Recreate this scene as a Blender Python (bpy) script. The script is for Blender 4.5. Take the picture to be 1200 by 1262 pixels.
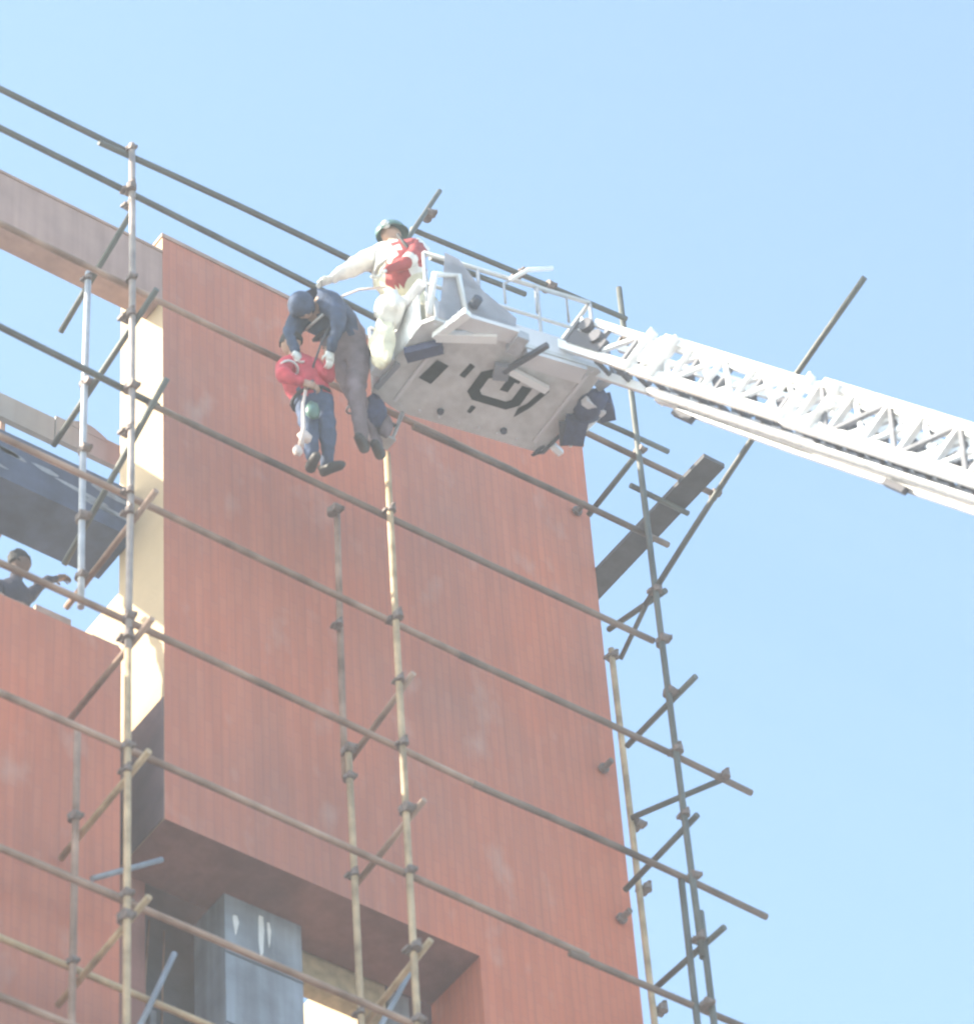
import bpy, bmesh, math, random
from mathutils import Vector as V, Matrix, noise
random.seed(7)
R = math.radians
SC = bpy.context.scene
for o in list(bpy.data.objects): bpy.data.objects.remove(o)

# ------------------------------------------------------------------ camera, light, exposure
cam_data = bpy.data.cameras.new('camera'); cam = bpy.data.objects.new('camera', cam_data)
SC.collection.objects.link(cam); SC.camera = cam
cam_data.sensor_fit = 'HORIZONTAL'; cam_data.sensor_width = 36.0; cam_data.lens = 170.82
cam_data.clip_start = .5; cam_data.clip_end = 3000
YAW, PIT, ROL = 0.673055, 0.8335877, -0.08113296
d = V((math.sin(YAW)*math.cos(PIT), math.cos(YAW)*math.cos(PIT), math.sin(PIT)))
r0 = d.cross(V((0,0,1))).normalized(); u0 = r0.cross(d)
r_ = math.cos(ROL)*r0+math.sin(ROL)*u0; u_ = -math.sin(ROL)*r0+math.cos(ROL)*u0
cam.matrix_world = Matrix(((r_.x,u_.x,-d.x,-18.857),(r_.y,u_.y,-d.y,-23.653),(r_.z,u_.z,-d.z,1.584),(0,0,0,1)))
cam_data.dof.use_dof = True; cam_data.dof.focus_distance = 60; cam_data.dof.aperture_fstop = 2.6

SUN = V((-.76,.36,.53)).normalized()
sl = bpy.data.lights.new('sun','SUN'); sl.energy = 4.2; sl.angle = R(.5); sl.color = (1,.90,.74)
so = bpy.data.objects.new('sun', sl); SC.collection.objects.link(so); so.location = SUN*60
so.rotation_euler = SUN.to_track_quat('Z','Y').to_euler()
W = bpy.data.worlds.new('World'); SC.world = W; W.use_nodes = True
nt = W.node_tree; nt.nodes.clear()
sky = nt.nodes.new('ShaderNodeTexSky'); sky.sky_type = 'NISHITA'; sky.sun_disc = False
sky.sun_elevation = math.asin(SUN.z); sky.sun_rotation = math.atan2(SUN.x, SUN.y)
sky.air_density = 1.0; sky.dust_density = 1.6; sky.ozone_density = 1.0; sky.altitude = 0
bg = nt.nodes.new('ShaderNodeBackground'); bg.inputs[1].default_value = .15
wo = nt.nodes.new('ShaderNodeOutputWorld')
wb = nt.nodes.new('ShaderNodeMix'); wb.data_type = 'RGBA'; wb.blend_type = 'MULTIPLY'; wb.inputs[0].default_value = 1
wb.inputs[7].default_value = (.98,1.065,1.0,1)          # white balance of the phone
nt.links.new(sky.outputs[0], wb.inputs[6]); nt.links.new(wb.outputs[2], bg.inputs[0]); nt.links.new(bg.outputs[0], wo.inputs[0])
SC.view_settings.view_transform = 'Standard'; SC.view_settings.look = 'None'
SC.view_settings.exposure = 1.70; SC.view_settings.gamma = 1.0
SC.view_settings.use_curve_mapping = False
SC.render.engine = 'CYCLES'

# ------------------------------------------------------------------ materials
def mat(name, col, rough=.7, metal=0, var=.12, scale=6, bump=.15, bscale=25, col2=None, streak=0):
    m = bpy.data.materials.new(name); m.use_nodes = True
    t = m.node_tree; n = t.nodes; L = t.links; b = n['Principled BSDF']
    b.inputs['Roughness'].default_value = rough; b.inputs['Metallic'].default_value = metal
    g = n.new('ShaderNodeNewGeometry')
    a = n.new('ShaderNodeTexNoise'); a.inputs['Scale'].default_value = scale; a.inputs['Detail'].default_value = 6
    L.new(g.outputs['Position'], a.inputs['Vector'])
    rp = n.new('ShaderNodeValToRGB'); rp.color_ramp.elements[0].position = .32; rp.color_ramp.elements[1].position = .68
    c2 = col2 or tuple(min(1, c*(1+var)) for c in col)
    rp.color_ramp.elements[0].color = (*(c*(1-var) for c in col), 1); rp.color_ramp.elements[1].color = (*c2, 1)
    L.new(a.outputs['Fac'], rp.inputs[0]); out = rp.outputs[0]
    if streak:
        mp = n.new('ShaderNodeMapping'); mp.inputs['Scale'].default_value = (9,9,.5)
        L.new(g.outputs['Position'], mp.inputs[0])
        s = n.new('ShaderNodeTexNoise'); s.inputs['Scale'].default_value = 1; s.inputs['Detail'].default_value = 4
        L.new(mp.outputs[0], s.inputs['Vector'])
        mx = n.new('ShaderNodeMix'); mx.data_type = 'RGBA'; mx.blend_type = 'MULTIPLY'; mx.inputs[0].default_value = streak
        r2 = n.new('ShaderNodeValToRGB'); r2.color_ramp.elements[0].position = .35; r2.color_ramp.elements[1].position = .65
        r2.color_ramp.elements[0].color = (.45,.42,.4,1)
        L.new(s.outputs['Fac'], r2.inputs[0]); L.new(out, mx.inputs[6]); L.new(r2.outputs[0], mx.inputs[7]); out = mx.outputs[2]
    L.new(out, b.inputs['Base Color'])
    if bump:
        q = n.new('ShaderNodeTexNoise'); q.inputs['Scale'].default_value = bscale; q.inputs['Detail'].default_value = 5
        L.new(g.outputs['Position'], q.inputs['Vector'])
        bp = n.new('ShaderNodeBump'); bp.inputs['Strength'].default_value = bump; bp.inputs['Distance'].default_value = .02
        L.new(q.outputs['Fac'], bp.inputs['Height']); L.new(bp.outputs[0], b.inputs['Normal'])
    return m

def brick_mat():
    m = bpy.data.materials.new('red_brick_tile'); m.use_nodes = True
    t = m.node_tree; n = t.nodes; L = t.links; b = n['Principled BSDF']; b.inputs['Roughness'].default_value = .8
    g = n.new('ShaderNodeNewGeometry')
    def noise_(scale, mapping, det=5):
        mp = n.new('ShaderNodeMapping'); mp.inputs['Scale'].default_value = mapping; L.new(g.outputs['Position'], mp.inputs[0])
        s = n.new('ShaderNodeTexNoise'); s.inputs['Scale'].default_value = scale; s.inputs['Detail'].default_value = det
        L.new(mp.outputs[0], s.inputs['Vector']); return s.outputs['Fac']
    def ramp(f, p0, p1, c0, c1):
        r = n.new('ShaderNodeValToRGB'); e = r.color_ramp.elements
        e[0].position, e[1].position = p0, p1; e[0].color = (*c0,1); e[1].color = (*c1,1); L.new(f, r.inputs[0]); return r.outputs[0]
    def mix(bl, f, a, c):
        x = n.new('ShaderNodeMix'); x.data_type = 'RGBA'; x.blend_type = bl
        if isinstance(f, (int, float)): x.inputs[0].default_value = f
        else: L.new(f, x.inputs[0])
        L.new(a, x.inputs[6]); L.new(c, x.inputs[7]); return x.outputs[2]
    # upright stacked tiles: x runs along the wall, z up; swap so that tiles stand on end
    sp = n.new('ShaderNodeSeparateXYZ'); L.new(g.outputs['Position'], sp.inputs[0])
    ad = n.new('ShaderNodeMath'); ad.operation = 'ADD'; L.new(sp.outputs[0], ad.inputs[0]); L.new(sp.outputs[1], ad.inputs[1])
    cb = n.new('ShaderNodeCombineXYZ'); L.new(sp.outputs[2], cb.inputs[0]); L.new(ad.outputs[0], cb.inputs[1])
    bt = n.new('ShaderNodeTexBrick'); bt.inputs['Scale'].default_value = 1; bt.inputs['Brick Width'].default_value = .24
    bt.inputs['Row Height'].default_value = .085; bt.inputs['Mortar Size'].default_value = .007; bt.inputs['Mortar Smooth'].default_value = .4
    bt.inputs['Color1'].default_value = (.52,.175,.108,1); bt.inputs['Color2'].default_value = (.54,.194,.120,1)
    bt.inputs['Mortar'].default_value = (.47,.165,.115,1); bt.inputs['Bias'].default_value = -.1
    L.new(cb.outputs[0], bt.inputs['Vector'])
    c = bt.outputs['Color']
    big = ramp(noise_(.42, (1,1,.7), 4), .36, .64, (.80,.92,1.06), (1.14,.96,.86))
    c = mix('MULTIPLY', 1, c, big)
    st = ramp(noise_(1, (7,7,.35), 5), .38, .62, (.88,.88,.90), (1.05,1.04,1.03))
    c = mix('MULTIPLY', .6, c, st)
    st2 = ramp(noise_(1, (26,26,.9), 3), .35, .65, (.92,.92,.92), (1.04,1.04,1.04))
    c = mix('MULTIPLY', .5, c, st2)
    dust = ramp(noise_(2.2, (1,1,.6), 8), .58, .80, (0,0,0), (1,1,1))
    pale = n.new('ShaderNodeRGB'); pale.outputs[0].default_value = (.52,.40,.34,1)
    dm = n.new('ShaderNodeMath'); dm.operation = 'MULTIPLY'; dm.inputs[1].default_value = .45; L.new(dust, dm.inputs[0])
    c = mix('MIX', dm.outputs[0], c, pale.outputs[0])
    L.new(c, b.inputs['Base Color'])
    bp = n.new('ShaderNodeBump'); bp.inputs['Strength'].default_value = .3; bp.inputs['Distance'].default_value = .006
    iv = n.new('ShaderNodeMath'); iv.operation = 'SUBTRACT'; iv.inputs[0].default_value = 1; L.new(bt.outputs['Fac'], iv.inputs[1])
    L.new(iv.outputs[0], bp.inputs['Height']); L.new(bp.outputs[0], b.inputs['Normal'])
    return m

M = dict(
 brick = brick_mat(),
 coping = mat('mortar_coping', (.38,.25,.20), .9, var=.2, scale=5),
 patch = mat('mortar_patch', (.50,.30,.23), .95, var=.1, scale=6),
 render = mat('cream_render', (.50,.37,.235), .9, var=.06, scale=2, bump=.25),
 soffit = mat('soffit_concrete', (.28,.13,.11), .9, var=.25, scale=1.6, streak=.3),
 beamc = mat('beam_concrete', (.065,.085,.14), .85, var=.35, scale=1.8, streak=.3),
 topbeam = mat('beam_render', (.44,.29,.25), .9, var=.12, scale=2, streak=.25),
 grey_render = mat('grey_render', (.30,.31,.32), .9, var=.12, scale=2, streak=.25),
 slot = mat('painted_slot_shade', (.15,.10,.105), .9, var=.2, scale=3),  # shade of the slot beside the pier, put into the colour
 conc = mat('column_concrete', (.28,.31,.36), .85, var=.2, scale=3, streak=.5),
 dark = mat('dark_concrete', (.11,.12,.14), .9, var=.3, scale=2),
 lime = mat('lime_stain', (.75,.75,.75), .9),
 timber = mat('formwork_timber', (.42,.34,.22), .8, var=.25, scale=8),
 steel = mat('weathered_steel_tube', (.10,.105,.095), .6, .2, var=.3, scale=3, bump=.2),
 tan = mat('tan_painted_tube', (.42,.29,.17), .6, .05, var=.35, scale=4, bump=.3, col2=(.60,.43,.26)),
 oldrust = mat('old_dark_rust_tube', (.15,.105,.085), .75, .05, var=.4, scale=2.2, bump=.3, col2=(.27,.19,.15)),
 greytube = mat('dull_grey_tube', (.30,.25,.235), .6, .1, var=.25, scale=4, bump=.3, col2=(.42,.35,.32)),
 rust = mat('rusty_tube', (.27,.16,.11), .75, .05, var=.4, scale=2.2, bump=.3, col2=(.50,.33,.25)),
 iron = mat('cast_iron_coupler', (.20,.155,.14), .7, .1, var=.3, scale=20),
 plank = mat('grey_scaffold_board', (.085,.085,.095), .8, var=.2, scale=4, streak=.4),
 white = mat('white_ladder_paint', (.86,.86,.86), .45, var=.05, scale=3, bump=.05),
 alu = mat('grey_aluminium', (.42,.43,.46), .5, .2, var=.15, scale=8, bump=.05),
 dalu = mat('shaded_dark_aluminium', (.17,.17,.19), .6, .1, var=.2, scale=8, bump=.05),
 rungm = mat('rung_grip', (.12,.12,.14), .7, .1, var=.2, scale=30),
 pan = mat('basket_floor_sheet', (.64,.64,.64), .55, .05, var=.12, scale=2.5, bump=.1, streak=.25),
 lilac = mat('basket_side_sheet', (.68,.67,.69), .5, .05, var=.06, scale=3, bump=.05),
 shield = mat('grey_shield_sheet', (.50,.50,.54), .5, .05, var=.1, scale=5, bump=.1),
 slate = mat('slate_lettering', (.07,.08,.11), .6, var=.1),
 faint = mat('worn_lettering', (.25,.26,.30), .6, var=.15),
 navyc = mat('navy_cover', (.045,.055,.12), .8, var=.25, scale=9, bump=.6, bscale=12),
 black = mat('black_rubber', (.025,.025,.03), .7),
 hose = mat('dark_hose', (.08,.08,.10), .6),
 skin = mat('skin', (.42,.26,.19), .6, var=.08),
 skind = mat('silhouette_skin', (.13,.075,.055), .6, var=.08),  # skin colour darkened so the parapet worker reads as a shaded silhouette
 darkshirt = mat('dark_shirt', (.03,.03,.05), .85, var=.2, scale=9, bump=.8, bscale=13),
 wjacket = mat('white_jacket', (.80,.77,.72), .85, var=.08, scale=10, bump=.8, bscale=14),
 redvest = mat('red_vest', (.38,.06,.06), .8, var=.2, scale=10, bump=.8, bscale=14),
 cream = mat('cream_trousers', (.72,.68,.52), .85, var=.1, scale=10, bump=.8, bscale=14),
 navy = mat('navy_jacket', (.045,.07,.13), .85, var=.3, scale=9, bump=.9, bscale=13),
 brown = mat('grey_brown_trousers', (.19,.15,.17), .85, var=.2, scale=9, bump=.9, bscale=13),
 redj = mat('red_jacket', (.50,.055,.08), .8, var=.25, scale=9, bump=.9, bscale=13),
 jeans = mat('dark_blue_trousers', (.05,.075,.14), .85, var=.25, scale=9, bump=.9, bscale=13),
 helm = mat('green_helmet', (.10,.19,.17), .35, var=.15, scale=9, bump=0),
 hair = mat('black_hair', (.02,.018,.018), .7, bump=.6, bscale=60),
 visor = mat('silver_band', (.6,.62,.62), .3, .3, bump=0),
 boot = mat('dark_boots', (.04,.035,.035), .6),
 glove = mat('white_gloves', (.75,.74,.70), .8),
 rope = mat('pale_rope', (.68,.56,.52), .9, bump=.6, bscale=80),
 asphalt = mat('asphalt_ground', (.16,.155,.15), .95, var=.25, scale=.6, bump=.4, bscale=8),
 glass = mat('window_glass', (.05,.06,.07), .1, bump=0),
)

# ------------------------------------------------------------------ helpers
def tag(o, label=None, cat=None, group=None, kind=None):
    if label: o['label'] = label
    if cat: o['category'] = cat
    if group: o['group'] = group
    if kind: o['kind'] = kind
    return o
def empty(name, loc, label, cat, group=None):
    o = bpy.data.objects.new(name, None); o.location = loc; SC.collection.objects.link(o); o.empty_display_size = .3
    return tag(o, label, cat, group)
def link(name, me, parent=None, loc=None):
    o = bpy.data.objects.new(name, me); SC.collection.objects.link(o)
    if parent is not None: o.parent = parent
    if loc is not None: o.location = loc
    return o
def root_loc(p):
    l = V((0,0,0))
    while p is not None: l = l + p.location; p = p.parent
    return l
def finish(name, bm, m, parent=None, smooth=False, bevel=0):
    """bm holds world coordinates; the object's own origin is moved to the middle of its base"""
    if bevel:
        bmesh.ops.bevel(bm, geom=[e for e in bm.edges if e.calc_face_angle(0) > .6], offset=bevel, segments=1, affect='EDGES')
    lo = V((min(v.co.x for v in bm.verts), min(v.co.y for v in bm.verts), min(v.co.z for v in bm.verts)))
    hi = V((max(v.co.x for v in bm.verts), max(v.co.y for v in bm.verts), max(v.co.z for v in bm.verts)))
    c = V(((lo.x+hi.x)/2, (lo.y+hi.y)/2, lo.z))
    for v in bm.verts: v.co -= c
    bmesh.ops.recalc_face_normals(bm, faces=bm.faces)
    me = bpy.data.meshes.new(name); bm.to_mesh(me); bm.free()
    for mm in (m if isinstance(m, (list, tuple)) else [m]): me.materials.append(mm)
    if smooth: me.polygons.foreach_set('use_smooth', [True]*len(me.polygons))
    return link(name, me, parent, c-root_loc(parent))
def box(bm, a, b, mi=0):
    x0,y0,z0 = a; x1,y1,z1 = b
    vs = [bm.verts.new((x,y,z)) for z in (z0,z1) for x,y in ((x0,y0),(x1,y0),(x1,y1),(x0,y1))]
    for f in ((3,2,1,0),(4,5,6,7),(0,1,5,4),(1,2,6,5),(2,3,7,6),(3,0,4,7)):
        bm.faces.new([vs[i] for i in f]).material_index = mi
def frame_of(t, up=V((0,0,1))):
    t = t.normalized()
    if abs(t.dot(up)) > .98: up = V((0,1,0))
    s = t.cross(up).normalized(); return s, s.cross(t).normalized()
def tube(bm, pts, rad, seg=10, caps=True, mi=0):
    pts = [V(p) for p in pts]; rings = []
    for i, p in enumerate(pts):
        t = (pts[min(i+1,len(pts)-1)]-pts[max(i-1,0)])
        s, u = frame_of(t); rr = rad[i] if isinstance(rad, (list,tuple)) else rad
        rings.append([bm.verts.new(p+rr*(math.cos(2*math.pi*k/seg)*s+math.sin(2*math.pi*k/seg)*u)) for k in range(seg)])
    for a, b in zip(rings, rings[1:]):
        for k in range(seg):
            bm.faces.new((a[k], a[(k+1)%seg], b[(k+1)%seg], b[k])).material_index = mi
    if caps:
        bm.faces.new(rings[0][::-1]).material_index = mi; bm.faces.new(rings[-1]).material_index = mi
def bar(bm, a, b, w, h, up=V((0,0,1)), mi=0):
    a = V(a); b = V(b); s, u = frame_of(b-a, up)
    vs = [bm.verts.new(p+x*w/2*s+y*h/2*u) for p in (a,b) for x,y in ((-1,-1),(1,-1),(1,1),(-1,1))]
    for f in ((3,2,1,0),(4,5,6,7),(0,1,5,4),(1,2,6,5),(2,3,7,6),(3,0,4,7)):
        bm.faces.new([vs[i] for i in f]).material_index = mi
def T(name, a, b, rad, m, parent, bow=.012, seg=10):
    """one slightly bowed hollow tube between two points"""
    a = V(a); b = V(b); L = (b-a).length; n = max(2, int(L/.9)+1)
    s, u = frame_of(b-a); th = random.uniform(0, 6.28); off = (math.cos(th)*s+math.sin(th)*u)*bow*min(L/3, 1.6)
    bm = bmesh.new(); tube(bm, [a.lerp(b, i/n)+off*math.sin(math.pi*i/n) for i in range(n+1)], rad, seg)
    bm2 = finish(name, bm, m, parent, smooth=False)
    for p in bm2.data.polygons: p.use_smooth = len(p.vertices) == 4
    return bm2
def B(name, a, b, m, parent, bevel=0):
    bm = bmesh.new(); box(bm, a, b); return finish(name, bm, m, parent, bevel=bevel)

# ------------------------------------------------------------------ ground and air
bm = bmesh.new(); bmesh.ops.create_grid(bm, x_segments=8, y_segments=8, size=400)
tag(finish('ground', bm, M['asphalt']), kind='structure')
bm = bmesh.new(); box(bm, (-420,-420,-1.5), (420,420,44))
hz = bpy.data.materials.new('pale_air'); hz.use_nodes = True; hz.node_tree.nodes.clear()
pv = hz.node_tree.nodes.new('ShaderNodeVolumePrincipled'); ho = hz.node_tree.nodes.new('ShaderNodeOutputMaterial')
pv.inputs['Color'].default_value = (.93,.96,1,1); pv.inputs['Density'].default_value = .0024; pv.inputs['Anisotropy'].default_value = 0
hz.node_tree.links.new(pv.outputs[0], ho.inputs['Volume'])
tag(finish('haze', bm, hz), kind='stuff')

# ------------------------------------------------------------------ building
bld = empty('brick_building', (-1.2,0,0), 'tall red brick building under construction with a bare frame opening at its top left', 'building')
PX0, PX1 = -3.73, 1.30          # the big pier between its left return and the right corner
def wall(name, boxes, m, bevel=0, parent=bld):
    bm = bmesh.new()
    for a, b in boxes: box(bm, a, b)
    return finish(name, bm, m, parent, bevel=bevel)
# pier: brick face as one L shaped mesh: upper block over the recess and the jamb to the right of it
def pier():
    bm = bmesh.new()
    prof = [(PX0,28.83),(-.48,28.83),(-.48,25.6),(PX1,25.6),(PX1,36.66),(PX0,36.69)]
    fr = [bm.verts.new((x,0,z)) for x,z in prof]; bk = [bm.verts.new((x,.75,z)) for x,z in prof]
    bm.faces.new(fr); bm.faces.new(bk[::-1])
    n = len(prof)
    for i in range(n):
        f = bm.faces.new((fr[i], bk[i], bk[(i+1)%n], fr[(i+1)%n]))
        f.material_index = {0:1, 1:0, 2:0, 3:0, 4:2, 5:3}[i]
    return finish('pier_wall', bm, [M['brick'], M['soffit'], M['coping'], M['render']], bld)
pier()
B('coping', (PX0-.012,-.015,36.665), (PX1+.015,.765,36.715), M['coping'], bld, .008)
wall('wing_wall', [((-9.5,0,25.6),(-4.17,.25,30.66))], M['brick'])
bm = bmesh.new()                                  # mortar bed with rough top on the parapet
x = -9.5
while x < -4.2:
    w = random.uniform(.18,.42); h = random.uniform(.012,.05)
    if -5.2 < x < -4.95: h = .10
    box(bm, (x,.01+random.uniform(0,.01),30.655), (min(x+w,-4.18),.24,30.66+h)); x += w+.003
finish('mortar_bed', bm, M['coping'], bld)
wall('wing_return', [((-4.42,.252,25.6),(-4.172,1.35,30.60))], M['render'])
wall('deep_return', [((PX0,.752,28.84),(-3.45,1.35,32.30))], M['render'])
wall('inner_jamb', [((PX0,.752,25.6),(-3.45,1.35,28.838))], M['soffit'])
wall('lower_return', [((PX0-.012,.004,28.84),(PX0-.001,.75,30.30)), ((PX0-.012,.753,25.6),(PX0-.001,1.35,30.30))], M['slot'])  # dark skin painting the wing's shadow onto the return
wall('top_beam', [((-9.5,.0,35.72),(PX0-.003,.30,36.42))], M['topbeam'], .01)
B('beam_capping', (-9.5,-.012,36.42), (PX0-.004,.31,36.455), M['coping'], bld, .006)
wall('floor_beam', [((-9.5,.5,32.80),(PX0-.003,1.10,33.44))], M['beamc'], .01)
bm = bmesh.new()                                  # rough patches of lighter slurry left on the beam face
for k in range(26):
    cx = random.uniform(-7,-3.9); cz = random.uniform(32.95,33.4); w = random.uniform(.1,.38); h = random.uniform(.012,.04)
    vs = [bm.verts.new((cx+w*math.cos(a)*random.uniform(.8,1.1), .4965, cz+h*math.sin(a)*random.uniform(.7,1.2)-.1*w*math.cos(a))) for a in [i*math.pi/5 for i in range(10)]]
    bm.faces.new(vs)
finish('slurry_patches', bm, M['conc'], bld)
wall('formwork_board', [((-9.5,1.2,34.55),(-4.18,1.26,34.88)), ((-4.17,1.195,34.60),(-3.35,1.25,34.92))], M['grey_render'], .006)
bm = bmesh.new()
prev = None
for i in range(13):                               # hump of sacking lying over the board
    x = -4.05+.45*i/12; h = .09*math.sin(math.pi*i/12)
    cur = [bm.verts.new(c) for c in ((x,1.19,34.88),(x,1.19,34.915+h),(x,1.27,34.915+h),(x,1.27,34.88))]
    if prev:
        for a in range(4): bm.faces.new((prev[a], prev[(a+1)%4], cur[(a+1)%4], cur[a]))
    else: bm.faces.new(cur)
    prev = cur
bm.faces.new(prev[::-1]); finish('sacking', bm, M['grey_render'], bld)
for x in (-5.15,-4.72): B('board_post', (x,1.28,33.0), (x+.05,1.33,34.98), M['coping'], bld)
# the recess under the pier
wall('column', [((-2.81,.50,25.6),(-2.02,.98,28.828))], M['conc'], .012)
bm = bmesh.new()
for x, w, z0, z1 in ((-2.70,.035,28.38,28.62),(-2.44,.05,28.22,28.74),(-2.36,.03,28.4,28.7)):
    vs = [bm.verts.new((x+w*s*random.uniform(.5,1), .496, z0+(z1-z0)*t)) for s, t in ((-1,.9),(-.8,.4),(-.2,0),(.5,.2),(1,.7),(.6,1),(-.4,1))]
    bm.faces.new(vs)
finish('lime_drips', bm, M['lime'], bld)
wall('inner_column', [((-.92,.78,25.6),(-.70,1.05,28.828))], M['conc'], .01)
wall('lintel', [((-1.98,.775,28.50),(-.955,.95,29.25))], M['timber'], .008)
wall('partition', [((-.95,1.06,25.6),(-.80,2.7,29.6))], M['render'])
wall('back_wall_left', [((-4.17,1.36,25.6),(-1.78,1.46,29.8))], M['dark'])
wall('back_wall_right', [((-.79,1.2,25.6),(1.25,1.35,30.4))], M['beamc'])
for i, (x, z) in enumerate(((-3.35,28.0),(-3.05,28.0))):
    B('pipe_sleeve', (x,1.30,27.0), (x+.06,1.355,z), M['conc'], bld)
for x in (-.30,-.02,.22): B('conduit', (x,1.13,25.7), (x+.07,1.195,28.5), M['lime'], bld)
# lower storeys down to the ground (below the frame)
zt = 25.6
bm = bmesh.new(); box(bm, (-9.5,0,0), (-4.17,.75,zt)); box(bm, (-4.17,.30,0), (-3.73,.75,zt)); box(bm, (-.48,0,0), (PX1,.75,zt))
z = zt-.9
spans = []
while z > 0: spans.append((max(0, z-1.5), z)); z -= 3.2
top = zt
for a, b in spans: box(bm, (-3.73,0,b), (-.48,.75,top)); top = a
box(bm, (-3.73,0,0), (-.48,.75,top)) if top > 0 else None
finish('lower_wall', bm, M['brick'], bld)
for a, b in spans:
    w = wall('window', [((-3.7,.5,a+.02),(-.5,.53,b-.02))], M['glass'])
    for x in (-3.72,-2.13,-.54): wall('frame', [((x,.46,a),(x+.05,.57,b))], M['alu'], parent=w)
wall('side_wall', [((-9.5,2.7,0),(PX1,2.95,25.6)), ((1.05,.752,0),(PX1,2.698,25.6))], M['brick'])

# ------------------------------------------------------------------ scaffolding
scf = empty('scaffolding', (-1.5,-.8,0), 'steel tube scaffolding with long rails and couplers standing in front of the red brick wall', 'scaffolding')
RR = .031
YO, YI = -1.2, -.4
YOl, YIl = -1.135, -.335        # ledgers pass behind the standards
def coupler_mesh():
    bm = bmesh.new()
    for ax in range(2):
        pts = []
        rot = Matrix.Rotation(ax*math.pi/2, 4, 'Y'); base = V((0,-.035 if ax else .035,0))
        sub = bmesh.new()
        bmesh.ops.create_cone(sub, cap_ends=True, segments=10, radius1=.052, radius2=.052, depth=.075)
        for v in sub.verts: v.co = rot @ v.co + base
        me = bpy.data.meshes.new('tmp'); sub.to_mesh(me); sub.free(); bm.from_mesh(me); bpy.data.meshes.remove(me)
    box(bm, (.03,-.085,-.02), (.075,.0,.02)); box(bm, (-.02,.0,.03), (.02,.085,.07))
    tube(bm, [(.055,-.10,0),(.055,.02,0)], .012, 6); tube(bm, [(0,.10,.055),(0,-.02,.055)], .012, 6)
    me = bpy.data.meshes.new('coupler'); bmesh.ops.recalc_face_normals(bm, faces=bm.faces); bm.to_mesh(me); bm.free()
    me.materials.append(M['iron']); return me
CM = coupler_mesh()
def C(x, y, z, s=.82):
    o = link('coupler', CM, scf, V((x,y,z))-scf.location)
    o.rotation_euler = (random.uniform(-.1,.1), random.uniform(-.15,.15), random.choice((0,math.pi))+random.uniform(-.2,.2)); q = s*random.uniform(.78,1.12); o.scale = (q, q*random.uniform(.9,1.1), q)
    return o
# outer standards
T('standard', (-4.88,YO,13.0), (-4.85,YO,29.2), RR, M['tan'], scf)
T('standard', (-4.85,YO,29.2), (-4.83,YO,36.05), RR, M['greytube'], scf)
T('standard', (-2.10,YO,13.0), (-2.07,YO,33.35), RR, M['tan'], scf)
T('standard', (1.03,YO,28.6), (.985,YO,37.75), RR, M['steel'], scf)
T('standard', (1.10,YO,13.0), (1.06,YO-.01,29.15), RR, M['steel'], scf)
T('standard', (.86,YO+.075,13.0), (.95,YO+.07,29.6), RR, M['steel'], scf)
# inner standards
T('standard', (-4.86,YI,13.0), (-4.84,YI,28.95), RR, M['rust'], scf)
T('standard', (-4.825,YI+.0,30.45), (-4.80,YI,35.0), RR, M['alu'], scf)
T('standard', (-2.09,YI,13.0), (-2.08,YI,30.25), RR, M['tan'], scf)
T('standard', (-2.08,YI+.07,29.9), (-2.05,YI+.05,33.35), RR, M['rust'], scf)
T('standard', (1.38,-.25,13.0), (1.18,-.25,33.4), RR, M['tan'], scf)
# outer ledgers, one lift above the other
LED = [(-9.5,-4.86,36.06,36.00,'steel'), (-5.15,-2.05,35.93,36.08,'steel'),
       (-9.5,-.9,35.37,35.35,'steel'), (-1.1,1.98,35.22,35.26,'oldrust'),
       (-9.5,-.5,34.07,34.10,'rust'), (-1.7,1.28,34.02,34.12,'oldrust'),
       (-9.5,-4.5,32.58,32.56,'steel'), (-4.62,.95,32.54,32.60,'oldrust'),
       (-9.5,-1.2,31.16,31.15,'rust'), (-1.35,1.92,31.14,31.12,'oldrust'),
       (-9.5,-1.1,29.60,29.57,'rust'), (-1.3,1.90,29.56,29.56,'oldrust'),
       (-9.5,-.2,28.09,28.08,'rust'), (-.4,1.9,28.02,28.06,'oldrust'),
       (-9.5,.8,26.44,26.42,'rust')]
for x0, x1, z0, z1, m in LED:
    j = .0 if m != 'rust' else .004
    T('ledger', (x0,YOl+j,z0), (x1,YOl+j,z1), RR, M[m], scf, bow=.02)
T('ledger', (-9.5,YIl,26.38), (-2.2,YIl,26.34), RR, M['tan'], scf)
T('ledger', (-9.5,YIl,27.32), (-4.25,YIl,27.34), RR, M['rust'], scf)
T('ledger', (.35,YOl,35.50), (1.43,YOl,35.57), RR*.9, M['steel'], scf)
T('ledger', (-1.66,-1.26,36.86), (.98,-1.26,37.20), RR*.9, M['steel'], scf)
T('ledger', (-1.45,-1.26,36.56), (-.3,-1.26,36.75), RR*.9, M['steel'], scf)
for z in (24.9,23.3,21.7,20.1,18.5,16.9,15.3):
    T('ledger', (-9.5,YOl,z), (1.9,YOl,z), RR, M['rust'], scf)
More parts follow.
